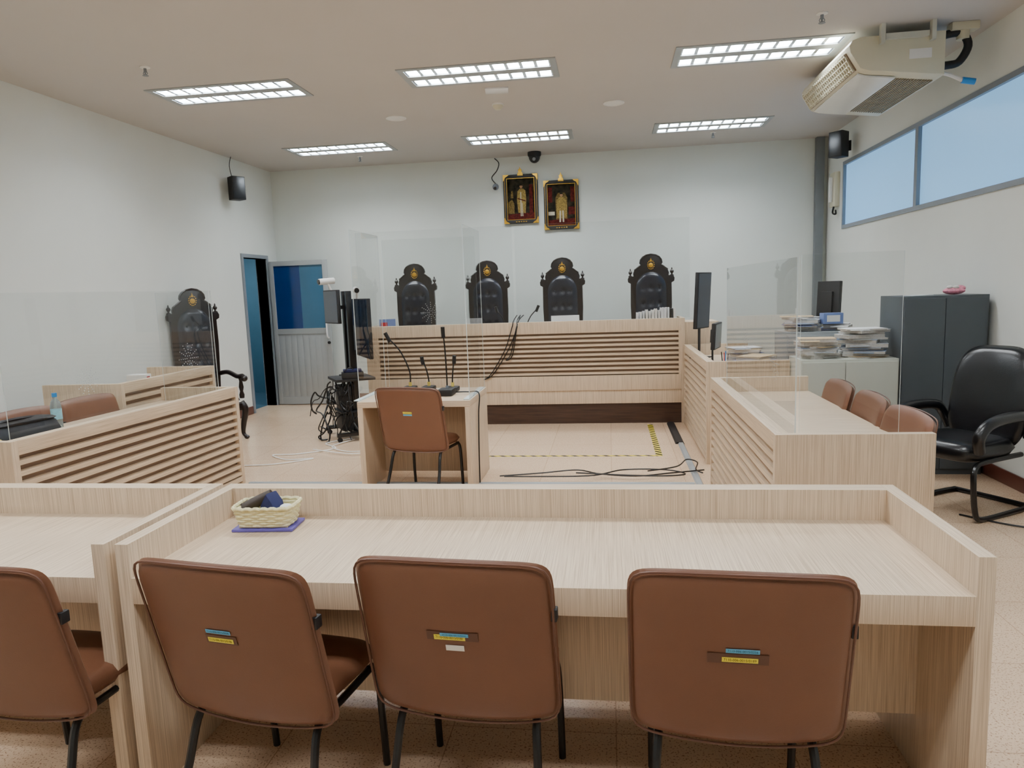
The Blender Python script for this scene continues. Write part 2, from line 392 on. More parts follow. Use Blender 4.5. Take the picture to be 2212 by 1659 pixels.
ld=bpy.data.lights.new('tube_light','AREA'); ld.shape='RECTANGLE'; ld.size=1.25; ld.size_y=0.12; ld.energy=32; ld.color=(0.955,0.985,1.0)
for o in [o for o in col.objects if o.name.startswith('ceiling_light')]:
    for sy in (-1,1):
        lo=bpy.data.objects.new('tube_light',ld); col.objects.link(lo); lo.parent=o; lo.location=(0,sy*0.14,0.052)
spr=T('fire_sprinkler','small metal pendant fire sprinkler on the ceiling','sprinkler',(-3.69,5.60,H),group='ceiling fire sprinklers')
P(spr,'escutcheon',MB().lathe([(0.04,0),(0.04,-0.006),(0.02,-0.012)]),WHITE)
P(spr,'sprinkler_head',MB().lathe([(0.012,-0.01),(0.012,-0.04),(0.006,-0.045),(0.006,-0.06),(0.024,-0.066),(0.024,-0.069)]).tube([(0.012,0,-0.035),(0.02,0,-0.05),(0.004,0,-0.066)],0.003).tube([(-0.012,0,-0.035),(-0.02,0,-0.05),(-0.004,0,-0.066)],0.003),GREYF)
for p in ((1.56,5.68),(-3.35,9.72),(1.35,9.62)): dup(spr,(p[0],p[1],H))
sm=T('smoke_detector','round white smoke detector on the ceiling','detector',(-1.09,7.52,H))
P(sm,'base',MB().lathe([(0.06,0),(0.06,-0.015)]),WHITE); P(sm,'sensor_dome',MB().lathe([(0.055,-0.015),(0.05,-0.035),(0.03,-0.055),(0.001,-0.057)]),ACC)
cs=G('ceiling_speaker','flat round white ceiling speaker cover','speaker',MB().lathe([(0.11,0),(0.11,-0.008),(0.095,-0.014),(0.09,-0.006),(0.001,-0.006)],n=32),WHITE,(0.09,7.80,H),group='round ceiling covers')
dup(cs,(-2.25,7.79,H))
G('ceiling_plate','square white blank access plate on the ceiling','plate',MB().box(-0.11,0.11,-0.09,0.09,-0.014,0,bev=0.003),WHITEM,(-1.02,7.0,H),rz=0.12)
dm=T('security_camera','black dome security camera mounted on the ceiling','camera',(-0.99,10.2,H))
P(dm,'mount',MB().lathe([(0.095,0),(0.095,-0.04),(0.085,-0.06)]),BLKM); P(dm,'dome',MB().sph((0,0,-0.06),0.082,(1,1,1.1)),BLK)
P(dm,'lens_housing',MB().cyl((0,-0.04,-0.09),(0,-0.088,-0.11),0.022,n=14),GREYF)
def speaker(lab,loc,rz):
    r=T('wall_speaker',lab,'speaker',loc,rz)
    P(r,'cabinet',MB().prism([(-0.09,-0.06),(0.09,-0.06),(0.075,0.10),(-0.075,0.10)],-0.15,0.15,'xy',bev=0.008),BLKM)
    P(r,'speaker_grille',MB().box(-0.08,0.08,-0.066,-0.058,-0.14,0.14,bev=0.003),BLK)
    P(r,'wall_bracket',MB().box(-0.02,0.02,0.09,0.20,-0.02,0.02).box(-0.04,0.04,0.19,0.205,-0.06,0.06),BLKM)
    return r
s1=speaker('black box loudspeaker on a white wall with overhead cable',(XL+0.17,9.1,3.07),math.radians(55))
P(s1,'cable',MB().tube([(0,0.1,0.12),(-0.02,0.12,0.3),(0.0,0.1,0.42)],0.005,smooth=5),BLK)
speaker('black box loudspeaker on the wall above the windows',(2.77,9.3,3.20),math.radians(-50))
wb=T('wall_phone','white wall-mounted intercom box with black cord','intercom',(2.985,10.0,2.75))
P(wb,'body',MB().box(-0.07,-0.005,-0.11,0.11,-0.22,0.22,bev=0.012),ACC)
P(wb,'handset',MB().box(-0.11,-0.07,-0.04,0.04,-0.16,0.16,bev=0.015),WHITE)
P(wb,'cord',MB().tube([(-0.06,-0.05,-0.22),(-0.08,-0.08,-0.30),(-0.06,-0.14,-0.32),(-0.05,-0.1,-0.27)],0.012,smooth=5),BLK)
wc=T('wall_camera','small grey camera on the back wall with a dangling cable','camera',(-1.58,YB,3.1))
P(wc,'camera_body',MB().cyl((0,0,0),(0,-0.06,0),0.035).sph((0,-0.08,-0.02),0.045),GREYF)
P(wc,'lens',MB().cyl((0,-0.1,-0.03),(0,-0.135,-0.045),0.022),BLK)
P(wc,'cable',MB().tube([(0,-0.02,0.03),(-0.06,-0.02,0.12),(0.02,-0.02,0.22),(0.05,-0.02,0.32),(-0.01,-0.02,0.39)],0.007,smooth=6),BLK)
# ------------------------------------------------------------------ air conditioner
ac=T('air_conditioner','cream ceiling-hung air conditioner with brown grille near the windows','air conditioner',(0,0,0))
prof=[(2.56,3.43),(1.96,3.43),(1.89,3.41),(1.865,3.37),(1.875,3.32),(1.95,3.20),(2.02,3.175),(2.56,3.11)]
P(ac,'casing',MB().prism(prof,6.05,7.42,'xz',bev=0.012),ACC)
P(ac,'underside_panel',MB().prism([(1.965,3.19),(2.02,3.17),(2.24,3.143),(2.24,3.130),(2.02,3.158),(1.96,3.18)],6.15,7.34,'xz'),ACW)
gb=MB(); gb.prism([(1.866,3.335),(1.945,3.205),(1.937,3.20),(1.860,3.333)],6.12,7.36,'xz')
P(ac,'air_outlet',gb,ACD)
gr=MB()
for k in range(25):
    y=6.13+k*0.05
    gr.prism([(1.862,3.335),(1.940,3.203),(1.922,3.196),(1.848,3.328)],y,y+0.010,'xz')
for k in range(4):
    t=(k+0.5)/4; x=1.86+0.079*t; z=3.333-0.13*t
    gr.box(x-0.014,x-0.004,6.13,7.35,z-0.004,z+0.004)
P(ac,'air_outlet_grille',gr,ACC)
ig=MB()
for k in range(15):
    x=2.26+k*0.019; z=3.11+(2.56-x)*0.1185
    ig.box(x,x+0.009,6.2,7.25,z-0.012,z-0.001)
P(ac,'intake_grille',ig,pm('ac_intake_tan',(150,140,116),0.5,var=0.08))
for (xx,yy) in ((2.08,6.0),(2.44,6.0),(2.44,7.42),(2.08,7.42)): P(ac,'hanger_bracket',MB().box(xx,xx+0.03,yy,yy+0.05,3.36,3.5),CREAMC)
P(ac,'end_rail',MB().box(2.12,2.43,6.02,6.05,3.39,3.43),CREAMC)
P(ac,'nameplate',MB().box(2.30,2.46,6.044,6.0525,3.24,3.31),WHITE)
P(ac,'refrigerant_pipe',MB().tube([(2.54,6.2,3.42),(2.64,6.15,3.43),(2.72,6.15,3.42),(2.76,6.15,3.33),(2.70,6.15,3.22),(2.62,6.15,3.20),(2.56,6.15,3.2)],0.03,n=10,smooth=5),BLKM)
P(ac,'pipe_cover',MB().box(2.62,2.82,6.1,6.2,3.44,3.5,bev=0.01).cyl((2.72,6.15,3.46),(2.72,6.15,3.38),0.045),ACC)
P(ac,'drain_pipe',MB().tube([(2.56,6.2,3.17),(2.66,6.2,3.14),(2.76,6.18,3.08)],0.016,smooth=4).cyl((2.74,6.18,3.09),(2.83,6.17,3.07),0.024,mi=1),[WHITE,BLUCAP])
# ------------------------------------------------------------------ desks
def desk(label,L,D,loc,rz,slats=False,Hh=0.86,Tp=0.75,mod=0.34,th=0.045,fth=0.07,group='light wood courtroom desks'):
    r=T('courtroom_desk',label,'desk',loc,rz,group)
    for s in (-1,1):
        x=s*(L/2-th/2)
        P(r,'side_panel',MB().box(x-th/2,x+th/2,0,D,0.0,Hh,bev=0.0015),WZ)
    P(r,'desktop',MB().box(-L/2+th,L/2-th,0.0,D-fth,Tp-0.085,Tp,bev=0.0015),[WY] )
    f=MB(); xi=L/2-th
    if not slats:
        f.box(-xi,xi,D-fth,D,0.08,Hh,bev=0.0015)
        P(r,'front_panel',f,WZX)
    else:
        f.box(-xi,xi,D-fth,D-0.042,0.05,Hh-0.001)
        f.box(-xi,xi,D-0.042,D,Hh-0.085,Hh,bev=0.001); f.box(-xi,xi,D-0.042,D,0.03,0.07)
        P(r,'front_panel',f,WX)
        sl=MB(); n=11; z0=0.08; pt=(Hh-0.085-z0)/n
        for k in range(n):
            z=z0+k*pt
            sl.prism([(D-0.041,z),(D-0.003,z+0.004),(D-0.003,z+pt*0.50),(D-0.041,z+pt*0.56)],-xi,xi,'yz')
        sl.box(-xi,xi,D-0.042,D-0.040,0.07,Hh-0.085,1)  # backing behind the slats, coloured dark as gap shade
        P(r,'slatted_front',sl,[WX,WSHADE])
    if mod is not None:
        P(r,'modesty_panel',MB().box(-xi,xi,mod,mod+0.02,0.2,Tp-0.085),WZ)
    return r
desk('long light wood-laminate desk with raised rim, basket on it',2.54,0.70,(-0.27,1.94,0),0)
desk('light wood-laminate desk with raised rim, beside the longer desk',2.54,0.70,(-2.845,1.94,0),0)
desk('light wood desk with slatted front and clear acrylic screens',2.23,0.73,(1.52,4.635,0),pi/2,True,mod=None)
desk('light wood desk with slatted front holding dark bag and bottle',2.26,0.72,(-3.98,4.64,0),math.radians(-93),True,mod=None)
desk('light wood clerk desk with slatted side beside the judges bench',1.93,0.70,(1.54,7.325,0),pi/2,True,Hh=0.92,Tp=0.80,mod=None)
desk('small light wood desk with slatted front near the side wall',1.42,0.72,(-4.72,6.03,0),math.radians(-90),True,Hh=0.95,Tp=0.80,mod=None)
ws=T('witness_desk','small light wood witness desk with acrylic side screens and microphones','desk',(-1.565,5.45,0))
P(ws,'desktop',MB().box(-0.465,0.465,0,0.77,0.70,0.75,bev=0.0015),WX)
for s in (-1,1): P(ws,'side_panel',MB().box(s*0.4425-0.0225,s*0.4425+0.0225,0,0.77,0,0.70,bev=0.0015),WZ)
P(ws,'modesty_panel',MB().box(-0.42,0.42,0.5,0.52,0.05,0.70),WZ)
# ------------------------------------------------------------------ acrylic screens
def dots(cx,cz,y,R):
    m=MB()
    for ring in range(1,6):
        n=6 if ring==1 else 12
        for k in range(n):
            a=2*pi*k/n; rr=R*ring/5
            m.cyl((cx+rr*math.cos(a),y-0.0005,cz+rr*math.sin(a)),(cx+rr*math.cos(a),y+0.0005,cz+rr*math.sin(a)),0.0036,n=6)
    return m
def screen(label,w,z0,z1,loc,rz,hole=None,feet=True,group='clear acrylic screens'):
    r=T('acrylic_screen',label,'screen',(loc[0],loc[1],z0),rz,group)
    h=z1-z0; t=0.003; m=MB()
    m.quad([(-w/2,-t,0),(w/2,-t,0),(w/2,-t,h),(-w/2,-t,h)],0); m.quad([(w/2,t,0),(-w/2,t,0),(-w/2,t,h),(w/2,t,h)],0)
    m.quad([(w/2,-t,0),(w/2,t,0),(w/2,t,h),(w/2,-t,h)],1); m.quad([(-w/2,t,0),(-w/2,-t,0),(-w/2,-t,h),(-w/2,t,h)],1)
    m.quad([(-w/2,-t,h),(w/2,-t,h),(w/2,t,h),(-w/2,t,h)],1); m.quad([(-w/2,t,0),(w/2,t,0),(w/2,-t,0),(-w/2,-t,0)],1)
    P(r,'pane',m,[ACR,ACE])
    for hh in (hole or []): P(r,'speech_hole_pattern',dots(hh[0],hh[1],-t-0.001,hh[2]),DOTM,label='starburst of small round speech holes')
    if feet: P(r,'base_strip',MB().box(-w/2,w/2,0.004,0.05,0,0.006),ACE)
    return r
screen('clear acrylic screen with speech holes on slatted desk',2.05,0.751,1.71,(0.90,4.62),pi/2,hole=[(0.30,0.42,0.11),(-0.55,0.40,0.10)])
screen('clear acrylic end screen on slatted desk',0.46,0.751,1.72,(1.145,3.585),0,feet=False)
screen('wide clear acrylic screen with speech holes beside dark bag',2.06,0.751,1.69,(-3.393,4.635),math.radians(87),hole=[(-0.41,0.36,0.09),(0.66,0.40,0.12)])
screen('clear acrylic end screen on slatted desk',0.50,0.751,1.69,(-3.62,5.69),math.radians(-3),feet=False)
screen('tall clear acrylic side screen on the witness desk',0.70,0.751,2.12,(-2.02,5.84),pi/2)
screen('tall clear acrylic side screen on the witness desk',0.70,0.751,2.12,(-1.11,5.84),pi/2)
screen('tall clear acrylic front screen with speech holes',0.84,0.751,2.08,(-1.565,6.19),0,hole=[(0.0,0.68,0.09)],feet=False)
for (xc,wd) in ((-2.06,1.90),(-0.08,2.0)):
    screen('large clear acrylic screen standing on the judges bench',wd,1.221,2.35,(xc,8.39),0,feet=False)
# ------------------------------------------------------------------ judges bench
jb=T('judges_bench','long raised light wood judges bench with slatted front and dark plinth','bench',(0,0,0))
yF=8.33; bx0,bx1=-2.90,0.82
f=MB(); f.box(bx0,bx1,yF+0.04,yF+0.10,0.24,1.22); f.box(bx0,bx1,yF,yF+0.04,1.08,1.22,bev=0.001); f.box(bx0,bx1,yF,yF+0.04,0.40,0.575,bev=0.001); f.box(bx0,bx1,yF+0.012,yF+0.04,0.24,0.398,bev=0.001)
f.box(bx0,bx0+0.12,yF,yF+0.04,0.575,1.08)
f.box(bx1-0.03,bx1,yF,yF+0.04,0.575,1.08)
P(jb,'front_panel',f,wood('laminate_bench',0,2))
sl=MB()
for k in range(9):
    z=0.585+k*0.055
    sl.prism([(yF+0.039,z),(yF+0.003,z+0.004),(yF+0.003,z+0.028),(yF+0.039,z+0.032)],bx0+0.12,bx1-0.03,'yz')
sl.box(bx0+0.12,bx1-0.03,yF+0.038,yF+0.04,0.575,1.08,1)  # bench backing coloured dark to deepen the shade between slats
P(jb,'slatted_front',sl,[WX,WSHADE])
P(jb,'plinth',MB().box(bx0+0.02,bx1,yF+0.03,yF+0.1,0,0.24,bev=0.002),WD,label='dark brown wooden plinth')
P(jb,'desktop',MB().box(bx0,bx1,yF+0.10,yF+0.55,1.0,1.04),WX)
P(jb,'side_panel',MB().box(bx0-0.04,bx0,yF,yF+0.55,0,1.22,bev=0.001),WZ)
P(jb,'side_panel',MB().box(bx1,bx1+0.04,yF,yF+0.55,0,1.22,bev=0.001).box(bx1+0.04,bx1+0.42,yF+0.02,yF+0.10,0,1.17,bev=0.001).box(bx1+0.04,bx1+0.42,yF+0.10,yF+0.55,1.10,1.17,bev=0.001),WZ)
G('raised_platform','low raised platform behind the judges bench','platform',MB().box(-3.3,1.25,8.90,YB-0.02,0,0.25,bev=0.003),WD)
# ------------------------------------------------------------------ judge chair
def judge_chair(label,loc,rz):
    r=T('judge_chair',label,'chair',loc,rz,'carved high-backed judge chairs')
    half=[(0.23,0.34),(0.25,0.7),(0.265,1.1),(0.262,1.38),(0.295,1.40),(0.30,1.44),(0.285,1.47),(0.225,1.475),(0.23,1.51),(0.215,1.55),(0.18,1.575),(0.15,1.60),(0.128,1.615),(0.14,1.64),(0.132,1.68),(0.105,1.715),(0.06,1.74),(0,1.75)]
    poly=half+[(-x,z) for x,z in half[-2::-1]]
    P(r,'backrest_frame',MB().prism(poly,0.0,0.06,'xz',bev=0.008).tube([(-x,-0.003,z) for x,z in half[9:]]+[(x,-0.003,z) for x,z in half[9:-1]][::-1],0.011,n=6),DKW)
    def hw(z):
        if z<1.30: return 0.195
        t=(z-1.30)/0.225; return 0.195*math.sqrt(max(0,1-t*t))
    tuft=[(x,z) for z in (0.72,0.92,1.12,1.32) for x in ((-0.1,0,0.1) if int(round(z*10))%4!=2 else (-0.055,0.055))]
    m=MB(); b=bmesh.new(); NX,NZ=22,44; V=[]
    for j in range(NZ+1):
        z=0.50+(1.523-0.50)*(1-(1-j/NZ)**1.3); w_=hw(z); row=[]
        for i in range(NX+1):
            u=-1+2*i/NX; x=u*w_
            e=(1-abs(u)**4)*min(1,(1.525-z)/0.05)*min(1,(z-0.49)/0.05)
            y=-0.008-0.05*e
            for (tx,tz) in tuft:
                dd=((x-tx)**2+(z-tz)**2)/(0.028**2); y+=0.03*e*math.exp(-dd)
            row.append(b.verts.new((x,y,z)))
        V.append(row)
    for j in range(NZ):
        for i in range(NX): b.faces.new((V[j][i],V[j][i+1],V[j+1][i+1],V[j+1][i]))
    m._merge(b)
    for (tx,tz) in tuft: m.sph((tx,-0.030,tz),0.010,(1,0.6,1),n=8)
    P(r,'backrest_cushion',m,NAVYL,label='tufted dark navy leather back',sharp=60)
    e=MB(); e.lathe([(0.030,0),(0.030,0.006),(0.022,0.010),(0.001,0.010)],M=Matrix.Translation((0,-0.004,1.61))@Matrix.Rotation(pi/2,4,'X'),n=20)
    for k in range(14):
        a=2*pi*k/14; e.sph((0.042*math.cos(a),-0.006,1.615+0.055*math.sin(a)),0.0075,(1,0.5,1),n=6)
    e.prism([(-0.016,1.655),(0.016,1.655),(0.007,1.68),(0,1.705),(-0.007,1.68)],-0.008,0,'xz')
    P(r,'emblem',e,GOLD,label='gold carved emblem')
    for s in (-1,1):
        P(r,'finial',MB().lathe([(0.024,0),(0.028,0.012),(0.012,0.022),(0.010,0.03),(0.022,0.045),(0.026,0.06),(0.018,0.075),(0.008,0.085),(0.010,0.092),(0.004,0.108),(0.001,0.112)],c=(s*0.265,0.03,1.465),n=14),DKW)
        arm=MB(); arm.tube([(s*0.25,0.02,0.74),(s*0.28,-0.15,0.76),(s*0.30,-0.35,0.72),(s*0.31,-0.47,0.73),(s*0.31,-0.52,0.70)],0.028,n=10,smooth=5)
        arm.sph((s*0.31,-0.52,0.705),0.038); arm.lathe([(0.026,0),(0.03,0.04),(0.018,0.08),(0.028,0.13),(0.018,0.2),(0.026,0.24)],c=(s*0.30,-0.44,0.47),n=12)
        P(r,'armrest',arm,DKW)
        P(r,'leg',MB().tube([(s*0.27,-0.46,0.42),(s*0.30,-0.50,0.34),(s*0.275,-0.485,0.18),(s*0.265,-0.48,0.07),(s*0.285,-0.52,0.02)],0.04,n=10,smooth=6,rad=lambda t:1.15-0.75*t if t<0.85 else 0.5).sph((s*0.285,-0.515,0.022),0.03,(1,1.2,0.72)),DKW)
        P(r,'leg',MB().tube([(s*0.22,0.03,0.40),(s*0.22,0.04,0.2),(s*0.23,0.09,0.0)],0.026,n=8,smooth=5),DKW)
    P(r,'seat_frame',MB().prism([(-0.25,0.02),(0.25,0.02),(0.31,-0.5),(0.2,-0.53),(-0.2,-0.53),(-0.31,-0.5)],0.34,0.42,'xy',bev=0.008),DKW)
    P(r,'seat',MB().pad(0.56,0.50,0.13,n=6,M=Matrix.Translation((0,-0.255,0.46))@Matrix.Rotation(pi/2,4,'X')),NAVYL)
    return r
jc=judge_chair('carved black wooden judge chair with tufted leather and gold emblem',(-2.60,9.47,0.25),0)
dup(jc,(-1.60,9.47,0.25),0.04); dup(jc,(-0.60,9.47,0.25),-0.02); dup(jc,(0.55,9.47,0.25),-0.06)
dup(jc,(-4.78,7.72,0),math.radians(52),label='carved dark wooden armchair with tufted back against the side wall')
# ------------------------------------------------------------------ brown chairs
BW,BH,TL=0.56,0.51,0.125
def bfn(co,sd):
    x,y,z=co
    zc=0.89-BH/2+z; tz=(0.89-zc)/BH
    return Vector((x, y+TL*tz+0.03*(x/(BW/2))**2+0.004, zc+0.012*(1-(x/(BW/2))**2)*(z/(BH/2))))
def brown_chair(label,loc,rz):
    r=T('visitor_chair',label,'chair',loc,rz,'brown leatherette visitor chairs')
    P(r,'backrest',MB().pad(BW,BH,0.062,n=12,fn=bfn,N=30,puff=0.35),LEATH,sharp=80)
    pts=[]
    for k in range(120):
        a=2*pi*k/120; c,s=math.cos(a),math.sin(a); q=1/((abs(c)**12+abs(s)**12)**(1/12))
        pts.append(bfn(Vector((c*q*BW/2*0.985,-0.020,s*q*BH/2*0.985)),-1))
    P(r,'piping',MB().tube(pts,0.0036,n=6,closed=True),LEATHP)
    P(r,'seat',MB().pad(0.46,0.40,0.085,n=6,M=Matrix.Translation((0,0.325,0.43))@Matrix.Rotation(pi/2-0.05,4,'X')),LEATH,sharp=80)
    P(r,'side_bracket',MB().box(0.268,0.285,0.055,0.085,0.715,0.75,bev=0.004),BLKM)
    for s in (-1,1):
        P(r,'frame_rail',MB().tube([(s*0.2,0.10,0.70),(s*0.21,0.15,0.5),(s*0.21,0.17,0.40),(s*0.21,0.22,0.38),(s*0.21,0.47,0.38)],0.012,smooth=4),BLK)
        P(r,'leg',MB().tube([(s*0.20,0.18,0.385),(s*0.205,0.13,0.34),(s*0.215,0.08,0.2),(s*0.225,0.0,0.03),(s*0.225,-0.01,0.0)],0.0125,smooth=5),BLK)
        P(r,'leg',MB().tube([(s*0.21,0.44,0.385),(s*0.215,0.49,0.34),(s*0.22,0.50,0.15),(s*0.22,0.51,0.0)],0.0125,smooth=5),BLK)
    return r
def sticker(ch,z,x,w,h,mat,txt=None,ink=None,lift=0.0,name='label_sticker',lab=None):
    tz=(0.89-z)/BH; y=TL*tz+0.004-0.0318-lift; tilt=math.atan2(TL,BH)
    o=P(ch,name,MB().box(-w/2,w/2,-0.0004,0.0004,-h/2,h/2),mat,loc=(x,y,z),rot=(tilt,0,0),label=lab)
    if txt:
        me=textmesh(txt,h*0.8,ink)
        t=P(o,'lettering',me,None,loc=(0,-0.0008,0),rot=(pi/2,0,0))
        xs_=[v.co.x for v in me.vertices]; wd=max(xs_)-min(xs_)
        if wd>w*0.9: t.scale=(w*0.9/wd,1,1)
    return o
c3=brown_chair('brown leatherette visitor chair with blue and yellow stickers',(0.31,1.71,0),math.radians(-3))
bl=dup(c3,(-0.44,1.76,0),math.radians(-4),label='brown leatherette visitor chair with yellow sticker and white tag')
b1=dup(c3,(-1.08,1.70,0),math.radians(-9),label='brown leatherette visitor chair with small asset stickers')
b0=dup(c3,(-1.82,1.66,0),math.radians(-4),label='brown leatherette visitor chair tucked beside the desk end')
bw=dup(c3,(-1.545,5.18,0),math.radians(-12),label='brown leatherette visitor chair in front of witness desk')
for p in ((1.60,5.10),(1.61,4.52),(1.60,3.94)): dup(c3,(p[0],p[1],-0.0),math.radians(90+random.uniform(-4,4)),label='brown leatherette visitor chair tucked behind slatted desk')
for p in ((-4.08,4.99),(-4.10,4.38)): dup(c3,(p[0],p[1],0),math.radians(-92+random.uniform(-3,3)),label='brown leatherette visitor chair tucked behind slatted desk')
sticker(c3,0.660,-0.005,0.15,0.030,TAPE,name='tape_strip'); sticker(c3,0.657,0.0,0.088,0.014,YEL,'7110-006-0015/0189',INK,0.0012); sticker(c3,0.684,0.006,0.082,0.012,BLU,'7110-006-0015/0256',INKB,0.0012)
sticker(bl,0.672,0.0,0.145,0.028,TAPE,name='tape_strip'); sticker(bl,0.668,-0.008,0.088,0.016,YEL,'7110-006-0015/0187',INK,0.0010); sticker(bl,0.677,0.006,0.080,0.010,BLU,'7110-006-0015/0250',INKB,0.0022); sticker(bl,0.634,0.004,0.052,0.018,WHITE,None,None,0.0008,lab='small white paper tag')
sticker(b1,0.672,0.0,0.10,0.028,TAPE,name='tape_strip'); sticker(b1,0.670,-0.002,0.082,0.014,YEL,'7110-006-0015/0186',INK,0.0012); sticker(b1,0.697,-0.004,0.080,0.011,BLU,'7110-006-0015/0258',INKB,0.0012)
sticker(b0,0.680,0.02,0.14,0.026,TAPE,name='tape_strip')
sticker(bw,0.700,0.0,0.075,0.016,YEL,'7110-006-0015/0188',INK,0.0010); sticker(bw,0.682,0.0,0.075,0.012,BLU,None,None,0.0010)
# ------------------------------------------------------------------ black office chair
oc=T('office_armchair','black leather office armchair with cantilever sled base by the wall','chair',(2.61,5.28,0),math.radians(-58))
def of(co,sd):
    x,y,z=co; return Vector((x*(1-0.10*(z/0.34)**2),y-0.05+(z+0.3)*0.2+0.03*(1-(x/0.26)**2),z+0.75))
P(oc,'backrest',MB().pad(0.56,0.70,0.12,n=4,fn=of,N=24),BLKL,sharp=80)
P(oc,'seat',MB().pad(0.54,0.54,0.14,n=5,M=Matrix.Translation((0,-0.32,0.45))@Matrix.Rotation(pi/2,4,'X')),BLKL,sharp=80)
for s in (-1,1):
    P(oc,'armrest',MB().tube([(s*0.27,-0.0,0.50),(s*0.31,-0.02,0.60),(s*0.32,-0.10,0.665),(s*0.32,-0.32,0.68),(s*0.32,-0.50,0.655),(s*0.31,-0.58,0.58),(s*0.29,-0.54,0.48)],0.036,n=10,smooth=6),BLKL,sharp=80)
P(oc,'sled_base',MB().tube([(-0.24,-0.02,0.39),(-0.25,-0.40,0.39),(-0.26,-0.52,0.37),(-0.27,-0.55,0.28),(-0.27,-0.52,0.08),(-0.27,-0.45,0.018),(-0.27,-0.1,0.018),(-0.26,0.05,0.018),(-0.22,0.08,0.018),(0.22,0.08,0.018),(0.26,0.05,0.018),(0.27,-0.1,0.018),(0.27,-0.45,0.018),(0.27,-0.52,0.08),(0.27,-0.55,0.28),(0.26,-0.52,0.37),(0.25,-0.40,0.39),(0.24,-0.02,0.39)],0.018,n=8,smooth=4),BLK)
# ------------------------------------------------------------------ portraits
def portrait(label,cx,cz,seated):
    r=T('framed_portrait',label,'picture',(cx,YB,cz))
    w_,h_=0.25,0.345
    fr=MB()
    for (a,b_,c,d_) in ((-w_,w_,h_-0.055,h_),(-w_,w_,-h_,-h_+0.055),(-w_,-w_+0.05,-h_+0.055,h_-0.055),(w_-0.05,w_,-h_+0.055,h_-0.055)):
        fr.box(a,b_,-0.045,-0.004,c,d_,bev=0.006)
    P(r,'picture_frame',fr,BLKM)
    go=MB()
    for sx in (-1,1):
        for sz in (-1,1):
            go.prism([(sx*w_,sz*h_),(sx*(w_-0.085),sz*h_),(sx*(w_-0.06),sz*(h_-0.022)),(sx*(w_-0.035),sz*(h_-0.035)),(sx*(w_-0.022),sz*(h_-0.06)),(sx*w_,sz*(h_-0.095))],-0.052,-0.044,'xz')
        go.box(sx*(w_-0.052)-0.0025,sx*(w_-0.052)+0.0025,-0.05,-0.044,-h_+0.05,h_-0.05); go.box(sx*(w_-0.02)-0.0015,sx*(w_-0.02)+0.0015,-0.048,-0.044,-h_+0.05,h_-0.05)
    for sz in (-1,1): go.box(-w_+0.05,w_-0.05,-0.05,-0.044,sz*(h_-0.055)-0.0025,sz*(h_-0.055)+0.0025)
    for k in range(5): go.sph((-0.07+k*0.035,-0.046,-h_+0.025),0.012,(1,0.4,0.6),n=8)
    go.prism([(-0.04,h_-0.02),(0.04,h_-0.02),(0.036,h_+0.02),(0.020,h_+0.03),(0.027,h_+0.06),(0.010,h_+0.075),(0,h_+0.11),(-0.010,h_+0.075),(-0.027,h_+0.06),(-0.020,h_+0.03),(-0.036,h_+0.02)],-0.056,-0.040,'xz',bev=0.002)
    P(r,'gold_ornament',go,GOLD,label='gold corner mounts and crest')
    cv=MB(); y=-0.012
    cv.box(-w_+0.05,w_-0.05,-0.012,-0.006,-h_+0.055,h_-0.055,0)
    def pl(poly,mi,k): cv.prism(poly,y-0.0006*k,y,'xz',mi)
    pl([(-0.2,-0.29),(0.2,-0.29),(0.2,-0.19),(-0.2,-0.21)],3,1)
    if not seated:
        pl([(-0.19,-0.2),(-0.10,-0.2),(-0.10,-0.06),(-0.13,0.0),(-0.16,-0.02),(-0.19,-0.04)],1,1)
        pl([(-0.15,0.02),(-0.11,0.02),(-0.12,0.12),(-0.14,0.12)],1,1)
        pl([(0.12,-0.2),(0.17,-0.2),(0.17,0.2),(0.12,0.2)],3,1)
        pl([(-0.045,-0.19),(0.06,-0.20),(0.075,0.0),(0.065,0.12),(0.03,0.15),(-0.015,0.15),(-0.05,0.11),(-0.06,0.0)],2,2)
        pl([(-0.012,-0.24),(0.003,-0.24),(0.006,0.1),(-0.01,0.1)],4,3); pl([(0.012,-0.24),(0.026,-0.24),(0.02,-0.05),(0.01,-0.05)],4,3)
        pl([(-0.05,0.02),(0.065,-0.02),(0.065,-0.035),(-0.05,0.005)],3,4); hz=0.18; hx=0.005
    else:
        pl([(-0.19,-0.14),(-0.10,-0.14),(-0.10,-0.09),(-0.19,-0.09)],4,1); pl([(0.10,-0.14),(0.19,-0.14),(0.19,-0.03),(0.10,-0.03)],3,1)
        pl([(-0.19,0.04),(-0.13,0.04),(-0.13,0.25),(-0.19,0.25)],3,1); pl([(0.13,0.04),(0.19,0.04),(0.19,0.25),(0.13,0.25)],3,1)
        pl([(-0.08,-0.20),(0.08,-0.20),(0.085,0.10),(0.05,0.17),(-0.05,0.17),(-0.085,0.10)],1,1)
        pl([(-0.065,-0.18),(0.07,-0.18),(0.08,-0.02),(0.06,0.08),(0.025,0.11),(-0.025,0.11),(-0.06,0.08),(-0.075,-0.02)],2,2)
        pl([(-0.035,-0.24),(-0.012,-0.24),(-0.008,-0.08),(-0.03,-0.08)],4,3); pl([(0.012,-0.24),(0.035,-0.24),(0.03,-0.08),(0.008,-0.08)],4,3); hz=0.14; hx=0
    pl([(hx+0.021*math.cos(2*pi*k/14),hz+0.028*math.sin(2*pi*k/14)) for k in range(14)],5,5)
    pl([(hx-0.022,hz+0.01),(hx+0.022,hz+0.01),(hx+0.018,hz+0.03),(hx,hz+0.036),(hx-0.018,hz+0.03)],0,6)
    P(r,'painting',cv,[PGRN,GOLDP,PROB,PRED,PWHT,SKIN])
    return r
portrait('gold-trimmed black frame with painted standing robed figure',-1.225,2.90,False)
